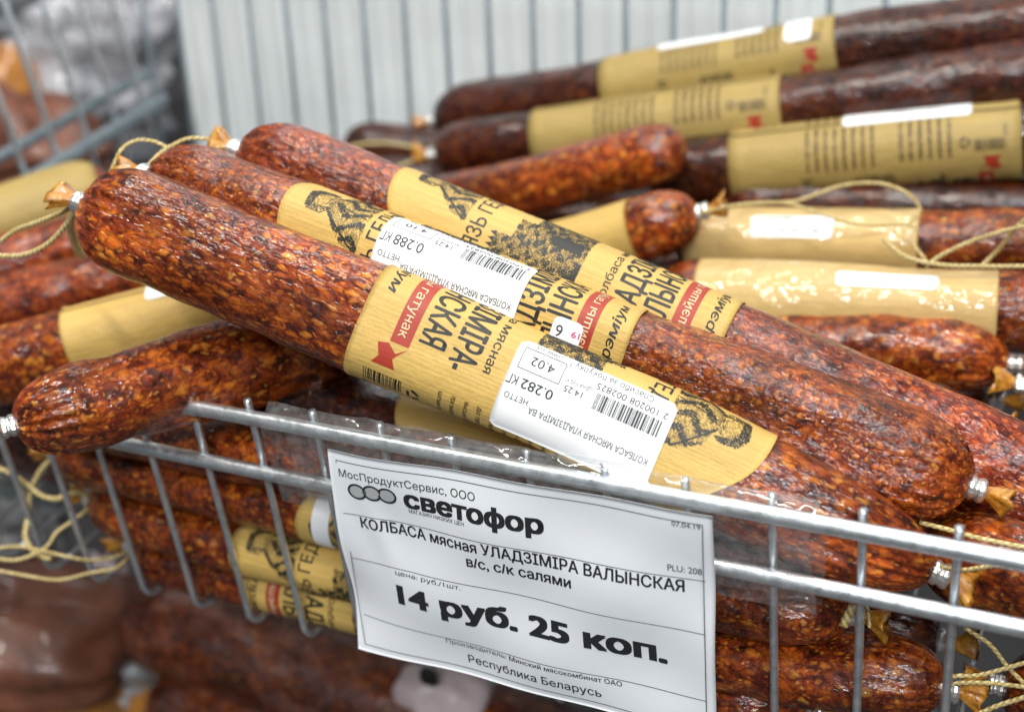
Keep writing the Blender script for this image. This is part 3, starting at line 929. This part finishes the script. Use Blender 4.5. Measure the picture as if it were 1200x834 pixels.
for i, (x, y, z) in enumerate(((-.06, .052, -.055), (-.05, .090, -.045), (-.055, .060, -.092), (-.05, .13, -.06), (-.06, .17, -.05), (-.05, .22, -.06), (-.05, .27, -.07))):  # filler added so the left corner reads dark through the wires
    sausage("filler salami added to darken the left corner of the basket, row %s from the front wires" % ("one two three four five six seven".split()[i]), (-.225, y + .01, z - .004), (x, y, z), .0168, .0168, M['s_shade'], seed=60 + i, nt=30, ns=30,
            group="filler salami sausages darkening the left corner")

# ---- stacked sausages seen through the front wires
G3 = "salami sausages stacked behind the front wires"
rows = [("salami at the top of the stack behind the wires, just under the heavy rails", (-.035, .026, -.036), (.235, .027, -.031), None, False, 0, 11, M['s_low'], None),
        ("second salami of the stack behind the wires, white sticker upright beside the card", (-.048, .0255, -.060), (.305, .026, -.058), (.138, .262), False, D(100), 12, M['s_low'], (.150, D(80), 8, 26)),
        ("third salami of the stack behind the wires, yellow label with dark letters", (-.036, .0255, -.084), (.338, .026, -.082), (.088, .225), False, D(60), 13, M['s_low'], None),
        ("lowest salami of the stack behind the wires, paler label near the basket floor", (-.020, .0255, -.1075), (.292, .026, -.1065), (.072, .205), True, D(115), 14, M['s_low'], None),
        ("salami behind the lowest one of the stack, resting on the floor wires", (-.006, .068, -.100), (.33, .068, -.100), (.10, .22), True, D(110), 15, M['s_shade'], None),
        ]
low = []
for q, a, b, lb, fl, tc_, sd, mt, stk in rows:
    r, Bx = sausage(q, a, b, .0160, .0165, mt, rm=.0168, seed=sd, ns=110, nt=64, lab=lb, flip=fl, thc=tc_, group=G3, flat=(.74, 1.10, 0), dome=.026,
                    sticker=[stk + (None,)] if stk else None)
    low.append((r, Bx))

for i, (a, b) in enumerate((((.352, .045, -.050), (.60, .040, -.046)), ((.356, .040, -.088), (.60, .036, -.084)), ((.345, .080, -.070), (.60, .080, -.066)))):
    sausage("salami at the right end of the basket, %s one beyond the stack behind the wires" % ("upper", "lower", "rearmost")[i], a, b, .0165, .0168, M['s_low'] if i < 2 else M['s_shade'], seed=80 + i, nt=48, ns=50, group=G3, flat=(.85, 1.05, 0))

# ---- twine loops tied at the clips
twine(s3, [at(283, 176, .55), at(262, 172, .55), at(235, 178, .55), at(205, 176, .55), at(180, 166, .55), at(160, 165, .55), at(142, 176, .545), at(128, 205, .545), at(112, 222, .545)], .0010)
twine(s3, [at(283, 178, .552), at(262, 167, .552), at(225, 162, .552), at(203, 170, .55), at(186, 181, .545), at(172, 196, .535)], .0010)
twine(s1, [at(92, 238, .510), at(70, 250, .52), at(40, 262, .53), at(15, 272, .54), at(-20, 300, .55)], .0013)
twine(s1, [at(92, 240, .512), at(78, 262, .52), at(58, 284, .525), at(34, 297, .53), at(10, 300, .535), at(-20, 297, .54)], .0013)
twine(s1, [at(92, 242, .515), at(82, 262, .53), at(88, 285, .55), at(95, 300, .56)], .0022)
twine(b5, [at(822, 248, .62), at(855, 242, .62), at(900, 238, .62), at(935, 235, .62), at(985, 218, .62), at(1030, 215, .61), at(1062, 226, .60), at(1078, 245, .60), at(1068, 262, .60)], .0010)
twine(b5, [at(822, 250, .62), at(865, 240, .61), at(920, 238, .605), at(960, 250, .60), at(1010, 263, .595), at(1068, 264, .595), at(1070, 285, .59), at(1085, 305, .585)], .0010)
twine(b2, [at(506, 180, .77), at(480, 172, .78), at(450, 168, .79), at(420, 170, .79), at(395, 178, .79), at(372, 190, .78)], .0012)
twine(b2, [at(506, 182, .77), at(480, 190, .775), at(455, 200, .775), at(425, 196, .78), at(400, 190, .78)], .0012)
twine(b7, [at(1035, 280, .575), at(1060, 300, .57), at(1100, 310, .565), at(1150, 312, .56), at(1220, 312, .55)], .0012)
twine(b7, [at(1085, 312, .57), at(1105, 298, .565), at(1140, 282, .56), at(1180, 270, .55), at(1215, 262, .54)], .0012)
twine(b7, [at(1150, 312, .565), at(1170, 292, .56), at(1190, 268, .55), at(1215, 245, .54)], .0012)
twine(s1, [at(1078, 612, .452), at(1110, 620, .447), at(1150, 631, .442), at(1215, 644, .435)], .0011)
twine(s1, [at(1103, 664, .425), at(1125, 668, .430), at(1155, 664, .435), at(1190, 660, .44)], .0010)
L = twine
L(low[3][0], [at(158, 640, .622), at(135, 652, .61), at(105, 656, .60), at(75, 651, .595), at(45, 644, .60), at(20, 640, .60), at(-15, 643, .60)], .0010)
L(low[3][0], [at(158, 642, .622), at(138, 664, .605), at(105, 671, .60), at(68, 679, .60), at(30, 674, .60), at(-15, 666, .60)], .0010)
L(low[2][0], [at(110, 585, .616), at(98, 600, .61), at(82, 612, .605), at(66, 624, .60), at(55, 640, .60), at(38, 650, .60), at(15, 656, .60), at(-15, 652, .60)], .0011)
L(low[2][0], [at(110, 583, .617), at(88, 577, .61), at(66, 584, .61), at(48, 580, .61), at(30, 566, .61), at(8, 552, .61), at(-15, 545, .61)], .0016)
L(low[1][0], [at(70, 530, .61), at(50, 548, .615), at(36, 575, .615), at(33, 605, .612), at(30, 630, .61), at(42, 648, .61), at(60, 655, .61)], .0016)
L(low[2][0], [at(1104, 803, .463), at(1118, 792, .458), at(1150, 790, .455), at(1215, 772, .45)], .0010)
L(low[2][0], [at(1104, 805, .463), at(1122, 800, .458), at(1160, 800, .452), at(1215, 806, .45)], .0010)
L(low[0][0], [at(1130, 735, .46), at(1160, 755, .455), at(1180, 780, .455), at(1200, 800, .45)], .0010)
L(low[3][0], [at(950, 826, .494), at(955, 836, .475), at(962, 850, .475)], .0010)
L(low[2][0], [at(1130, 845, .46), at(1165, 828, .455), at(1215, 812, .45)], .0011)
L(low[0][0], [at(1001, 708, .452), at(994, 720, .452), at(988, 734, .452)], .0019)
L(low[0][0], [at(1015, 706, .455), at(1018, 720, .455), at(1019, 735, .455)], .0008)

# ------------------------------------------------------------------ price tag in its clear sleeve
c0, c1 = np.array([.1292, -.0075, -.0054]), np.array([.2660, -.0075, -.0024])
c2, c3 = np.array([.1324, -.0165, -.0726]), np.array([.2677, -.0165, -.0720])
TW, THT = 136.0, 69.5        # frame width, height down to the third rule (mm)
ex_t = (c1 - c0 + c3 - c2) / 2 / TW; ey_t = (c2 - c0 + c3 - c1) / 2 / THT
n_t = np.cross(ey_t, ex_t); n_t = n_t / np.linalg.norm(n_t)
if n_t[1] > 0: n_t = -n_t


def tag_pt(x, y, off=0.0):
    """x mm right, y mm down from the printed frame's top left corner"""
    x = np.asarray(x, float); y = np.asarray(y, float); x, y = np.broadcast_arrays(x, y)
    u = x / TW; v = y / THT
    P = ((1 - u) * (1 - v))[..., None] * c0 + (u * (1 - v))[..., None] * c1 + ((1 - u) * v)[..., None] * c2 + (u * v)[..., None] * c3
    bow = .0016 * np.sin(PI * np.clip(u, -.1, 1.1)) * np.sin(2.2 * v + .4) + .0011 * np.exp(-((x + 4) / 9) ** 2) * np.sin(v * 5.5) \
        + .0006 * np.sin(x * .11 + y * .08) + .0005 * np.sin(x * .05 - y * .14 + 1) + .0009 * np.exp(-((x - 7 - y * .25) / 5) ** 2) * np.exp(-((y - 28) / 14) ** 2)
    return P + (bow + off)[..., None] * n_t


nx, ny = 90, 60
X = np.linspace(-3.4, 139.2, nx)[:, None] * np.ones(ny)[None, :]; Y = np.ones(nx)[:, None] * np.linspace(-3.6, 83.5, ny)[None, :]
Vf = tag_pt(X, Y, 0).reshape(-1, 3); Vb = tag_pt(X, Y, -.00018).reshape(-1, 3); N = len(Vf)
f = grid_faces(nx, ny); fb = [tuple(i + N for i in q[::-1]) for q in f]
loop = list(range(ny)) + [i * ny + ny - 1 for i in range(1, nx)] + [(nx - 1) * ny + j for j in range(ny - 2, -1, -1)] + [i * ny for i in range(nx - 2, 0, -1)]
rim = [(a, b, b + N, a + N) for a, b in zip(loop, loop[1:] + loop[:1])]
paper = plain("white_printer_paper", (.78, .81, .85), .42, noise=.02, nscale=40, bump=.12, bscale=160, bdist=.0006, spec=.45)
price_tag = tag(mesh_obj("price_tag", np.concatenate([Vf, Vb]), f + fb + rim, [paper]),
                "white printed shelf price card reading 14 руб. 25 коп. on the front wires", "price tag")
H = None


def crop_mm(px, py):
    """2.5x enlargement of the card in the photograph -> mm on the card"""
    A = np.array([[67, 38], [1140, 225], [142, 505], [1150, 752]], float); Bm = np.array([[0, 0], [TW, 0], [0, THT], [TW, THT]], float)
    global H
    if H is None:
        R = []; q = []
        for (x, y), (u, v) in zip(A, Bm):
            R.append([x, y, 1, 0, 0, 0, -u * x, -u * y]); q.append(u)
            R.append([0, 0, 0, x, y, 1, -v * x, -v * y]); q.append(v)
        H = np.append(np.linalg.solve(np.array(R), np.array(q)), 1).reshape(3, 3)
    r = H @ np.array([px, py, 1]); return r[:2] / r[2]


T = Print()


def tx(s, a, b, h, bold=0.0, mi=0):
    (x0, y0), (x1, y1) = crop_mm(*a), crop_mm(*b)
    v, fc = glyphs(s, bold); w = v[:, 0].max() - v[:, 0].min(); k = h / .72
    P = np.stack([(v[:, 0] - v[:, 0].min()) * (x1 - x0) / w + x0, (y0 + y1) / 2 - v[:, 1] * k], 1)
    n = len(T.v); T.v += [tuple(p) for p in P]
    for q in fc: T.f.append(tuple(i + n for i in q)); T.m.append(mi)


tx('МосПродуктСервис, ООО', (80, 92), (468, 146), 3.1, .004)
tx('светофор', (264, 176), (670, 250), 7.0, .045)
tx('МАГАЗИН НИЗКИХ ЦЕН', (276, 193), (440, 223), 1.5, .01)
tx('07.04.19', (1048, 224), (1134, 240), 1.9, .004)
tx('PLU: 208', (1033, 360), (1134, 380), 2.5, .004)
tx('КОЛБАСА мясная УЛАДЗІМІРА ВАЛЫНСКАЯ', (140, 232), (1083, 430), 4.4, .026)
tx('в/с, с/к салями', (447, 342), (752, 406), 4.2, .026)
tx('цена: руб./1шт.', (240, 368), (430, 414), 1.9, .004)
tx('14 руб. 25 коп.', (248, 448), (1032, 640), 8.2, .046)
tx('Производитель:', (383, 570), (560, 614), 1.9, .004)
tx('Минский мясокомбинат ОАО', (568, 614), (897, 703), 2.0, .014)
tx('Республика Беларусь', (445, 628), (837, 730), 3.5, .012)
lw = .30
FH = 80.5
for y in (0, FH): T.rect(0, y - lw / 2, TW, y + lw / 2)
for x in (0, TW): T.rect(x - lw / 2, 0, x + lw / 2, FH)
for pa, pb in (((103, 190), (1140, 403)), ((118, 318), (1148, 560)), ((142, 505), (1150, 752))):
    a = crop_mm(*pa)[1]; b = crop_mm(*pb)[1]; m = (a + b) / 2
    dy_ = -1.3 if pa[0] == 142 else 0; T.rect(0, m - .13 + dy_, TW, m + .13 + dy_)
for cx, cy in ((130, 129), (172, 134), (214, 142)):
    X_, Y_ = crop_mm(cx, cy); n = 28
    for k in range(n):
        a, b = 2 * PI * k / n, 2 * PI * (k + 1) / n
        R1, R2 = (3.9, 3.3), (3.0, 2.45)
        T.poly([(X_ + R1[0] * math.cos(a), Y_ + R1[1] * math.sin(a)), (X_ + R1[0] * math.cos(b), Y_ + R1[1] * math.sin(b)),
                (X_ + R2[0] * math.cos(b), Y_ + R2[1] * math.sin(b)), (X_ + R2[0] * math.cos(a), Y_ + R2[1] * math.sin(a))])
        T.poly([(X_, Y_), (X_ + R2[0] * math.cos(a), Y_ + R2[1] * math.sin(a)), (X_ + R2[0] * math.cos(b), Y_ + R2[1] * math.sin(b))], 1)
T.cut(0, 4.0)
uv = np.array(T.v)
mesh_obj("printed_lettering", tag_pt(uv[:, 0], uv[:, 1], .00010), T.f, [plain("toner_black", (.018, .02, .024), .5), plain("logo_grey", (.42, .44, .46), .5)], price_tag, smooth=False, midx=T.m)

# clear sleeve: folded over the top rail, hanging in front of the wires
sl0, sl1 = .096, .300
prof = [(.0075, -.040), (.0070, -.022), (.0062, -.006), (.0052, .0030), (.0022, .0068), (-.0015, .0052), (-.0036, .0025), (-.0040, -.006), (-.0038, -.020), (-.0040, -.034)]
prof = smooth_path([(0, a, b) for a, b in prof], 6)
nx = 60; V = []
for i in range(nx):
    x = sl0 + (sl1 - sl0) * i / (nx - 1)
    for j, p in enumerate(prof):
        t = j / (len(prof) - 1)
        w = .0007 * math.sin(x * 150 + t * 5) * math.sin(t * 9 + x * 60) + .0003 * math.sin(x * 320 + 3 * t); w *= .4 + .6 * (p[1] > 0)
        e = .0012 * math.sin(t * 14) * (1 if i in (0, nx - 1) else 0)
        V.append((x + e, p[1] + w * (1 if p[1] > 0 else -1) , p[2] + abs(w) * .5 + .0002))
tag(mesh_obj("plastic_sleeve", V, grid_faces(nx, len(prof)), [M['film']]), "clear plastic sleeve folded over the front rail behind the price card", "plastic sleeve")

# ------------------------------------------------------------------ things on the shelf below and beyond the side grid (out of focus)
def lumpy(name, label, cat, c, size, rot, mat, seed, amp=.18, parent=None, freq=3.0, ex=2.6):
    """soft crumpled bag"""
    rr = np.random.RandomState(seed); n, m = 30, 44
    ph = np.linspace(0, PI, n)[:, None]; th = (np.arange(m) / m * 2 * PI)[None, :]
    d = np.stack([np.sin(ph) * np.cos(th), np.sin(ph) * np.sin(th), np.cos(ph) * np.ones_like(th)], -1)
    g = (np.abs(d) ** ex).sum(-1) ** (-1 / ex)
    R = g.copy()
    for _ in range(14):
        k = rr.normal(size=3) * freq * rr.uniform(.5, 2.2); R += amp / 6 * np.sin(d @ k + rr.uniform(0, 6.28))
    V = (d * R[..., None]) * np.array(size)
    Rm = np.array(Matrix.Rotation(rot[2], 3, 'Z') @ Matrix.Rotation(rot[1], 3, 'Y') @ Matrix.Rotation(rot[0], 3, 'X'))
    V = V.reshape(-1, 3) @ Rm.T + np.array(c)
    return tag(mesh_obj(name, V, [q[::-1] for q in grid_faces(n, m, True)], [mat], parent), label, cat)


brown = plain("smoked_meat", (.16, .055, .03), .45, noise=.55, nscale=30, coat=.25, bump=.4, bscale=60, bdist=.004)
tan = plain("amber_meat", (.36, .15, .03), .3, noise=.5, nscale=26, coat=.7, bump=.4, bscale=60, bdist=.004)
greyp = plain("grey_crumpled_plastic", (.22, .22, .225), .22, noise=.6, nscale=34, coat=.8, bump=.8, bscale=50, bdist=.01)
lilac = plain("lilac_vacuum_pack", (.46, .47, .51), .2, noise=.6, nscale=24, coat=.8, bump=.8, bscale=50, bdist=.01)
pinkw = plain("pinkish_white_pack", (.62, .50, .50), .35, noise=.25, nscale=25, bump=.4, bscale=40, bdist=.004)


def low_s(label, a, b, r, seed, mat):
    return by_view(label, a, b, r, r, mat, seed=seed, nt=36, ns=40, clips=(0, 0), tails=(0, 0), group="thick dark sausages on the shelf below", dome=.03)


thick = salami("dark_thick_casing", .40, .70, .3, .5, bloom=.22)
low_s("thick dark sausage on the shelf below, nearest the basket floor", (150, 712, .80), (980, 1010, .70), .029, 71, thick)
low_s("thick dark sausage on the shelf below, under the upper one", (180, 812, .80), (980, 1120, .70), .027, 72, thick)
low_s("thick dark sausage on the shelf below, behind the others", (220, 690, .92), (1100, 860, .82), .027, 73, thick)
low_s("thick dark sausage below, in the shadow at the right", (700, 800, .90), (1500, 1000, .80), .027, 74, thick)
lumpy("smoked_meat_pack", "glossy brown smoked meat pack on the shelf below, beside the thick sausages", "meat pack", at(20, 740, .82), (.075, .05, .036), (0, .2, .5), brown, 5)
lumpy("smoked_meat_pack", "amber smoked meat pack under the brown one on the shelf below", "meat pack", at(30, 830, .84), (.07, .05, .03), (0, .1, .3), tan, 6)
lumpy("plastic_wrap", "crumpled grey plastic wrap between meat pack and thick sausages below", "plastic wrap", at(150, 790, .86), (.05, .03, .05), (.3, .5, .8), greyp, 7, .45, freq=5)
lumpy("plastic_wrap", "pale upright plastic wrap corner above the grey crumpled one", "plastic wrap", at(132, 705, .86), (.014, .012, .034), (0, .1, .2), pinkw, 8, .3)
pk = lumpy("white_pack", "pinkish white pack with a dark spot under the price card", "pack", at(520, 820, .74), (.026, .018, .020), (0, .1, .3), pinkw, 9, .15)
spot = lumpy("dark_spot", None, None, at(503, 792, .712), (.005, .003, .006), (0, 0, 0), M['ink'], 10, .2, pk)
lumpy("plastic_wrap", "greyish plastic wrap on the shelf behind the pinkish white pack", "plastic wrap", at(600, 800, .86), (.05, .03, .02), (0, .1, .3), greyp, 12, .4, freq=5)
lumpy("plastic_wrap", "pale plastic showing left of the twine under the basket's front corner", "plastic wrap", at(15, 620, .86), (.03, .02, .03), (0, .3, .3), greyp, 17, .4, freq=5)
# neighbouring bin beyond the side grid
lumpy("smoked_meat_pack", "orange-brown meat pack leaning beyond the side grid", "meat pack", at(22, 128, 1.12), (.028, .03, .055), (0, -.1, .2), tan, 13)
lumpy("vacuum_pack", "lilac grey vacuum pack beyond the side grid, with a bright glint", "vacuum pack", at(110, 90, 1.16), (.06, .05, .075), (.2, .1, .4), lilac, 14, .35, freq=4)
lumpy("vacuum_pack", "dark grey vacuum pack at the top beyond the side grid", "vacuum pack", at(60, -10, 1.22), (.11, .04, .05), (.2, .1, .1), lilac, 15, .35, freq=4)
lumpy("vacuum_pack", "dim vacuum pack low beyond the side rail", "vacuum pack", at(-10, 175, 1.05), (.10, .05, .04), (.1, .1, .1), brown, 16, .3, freq=4)
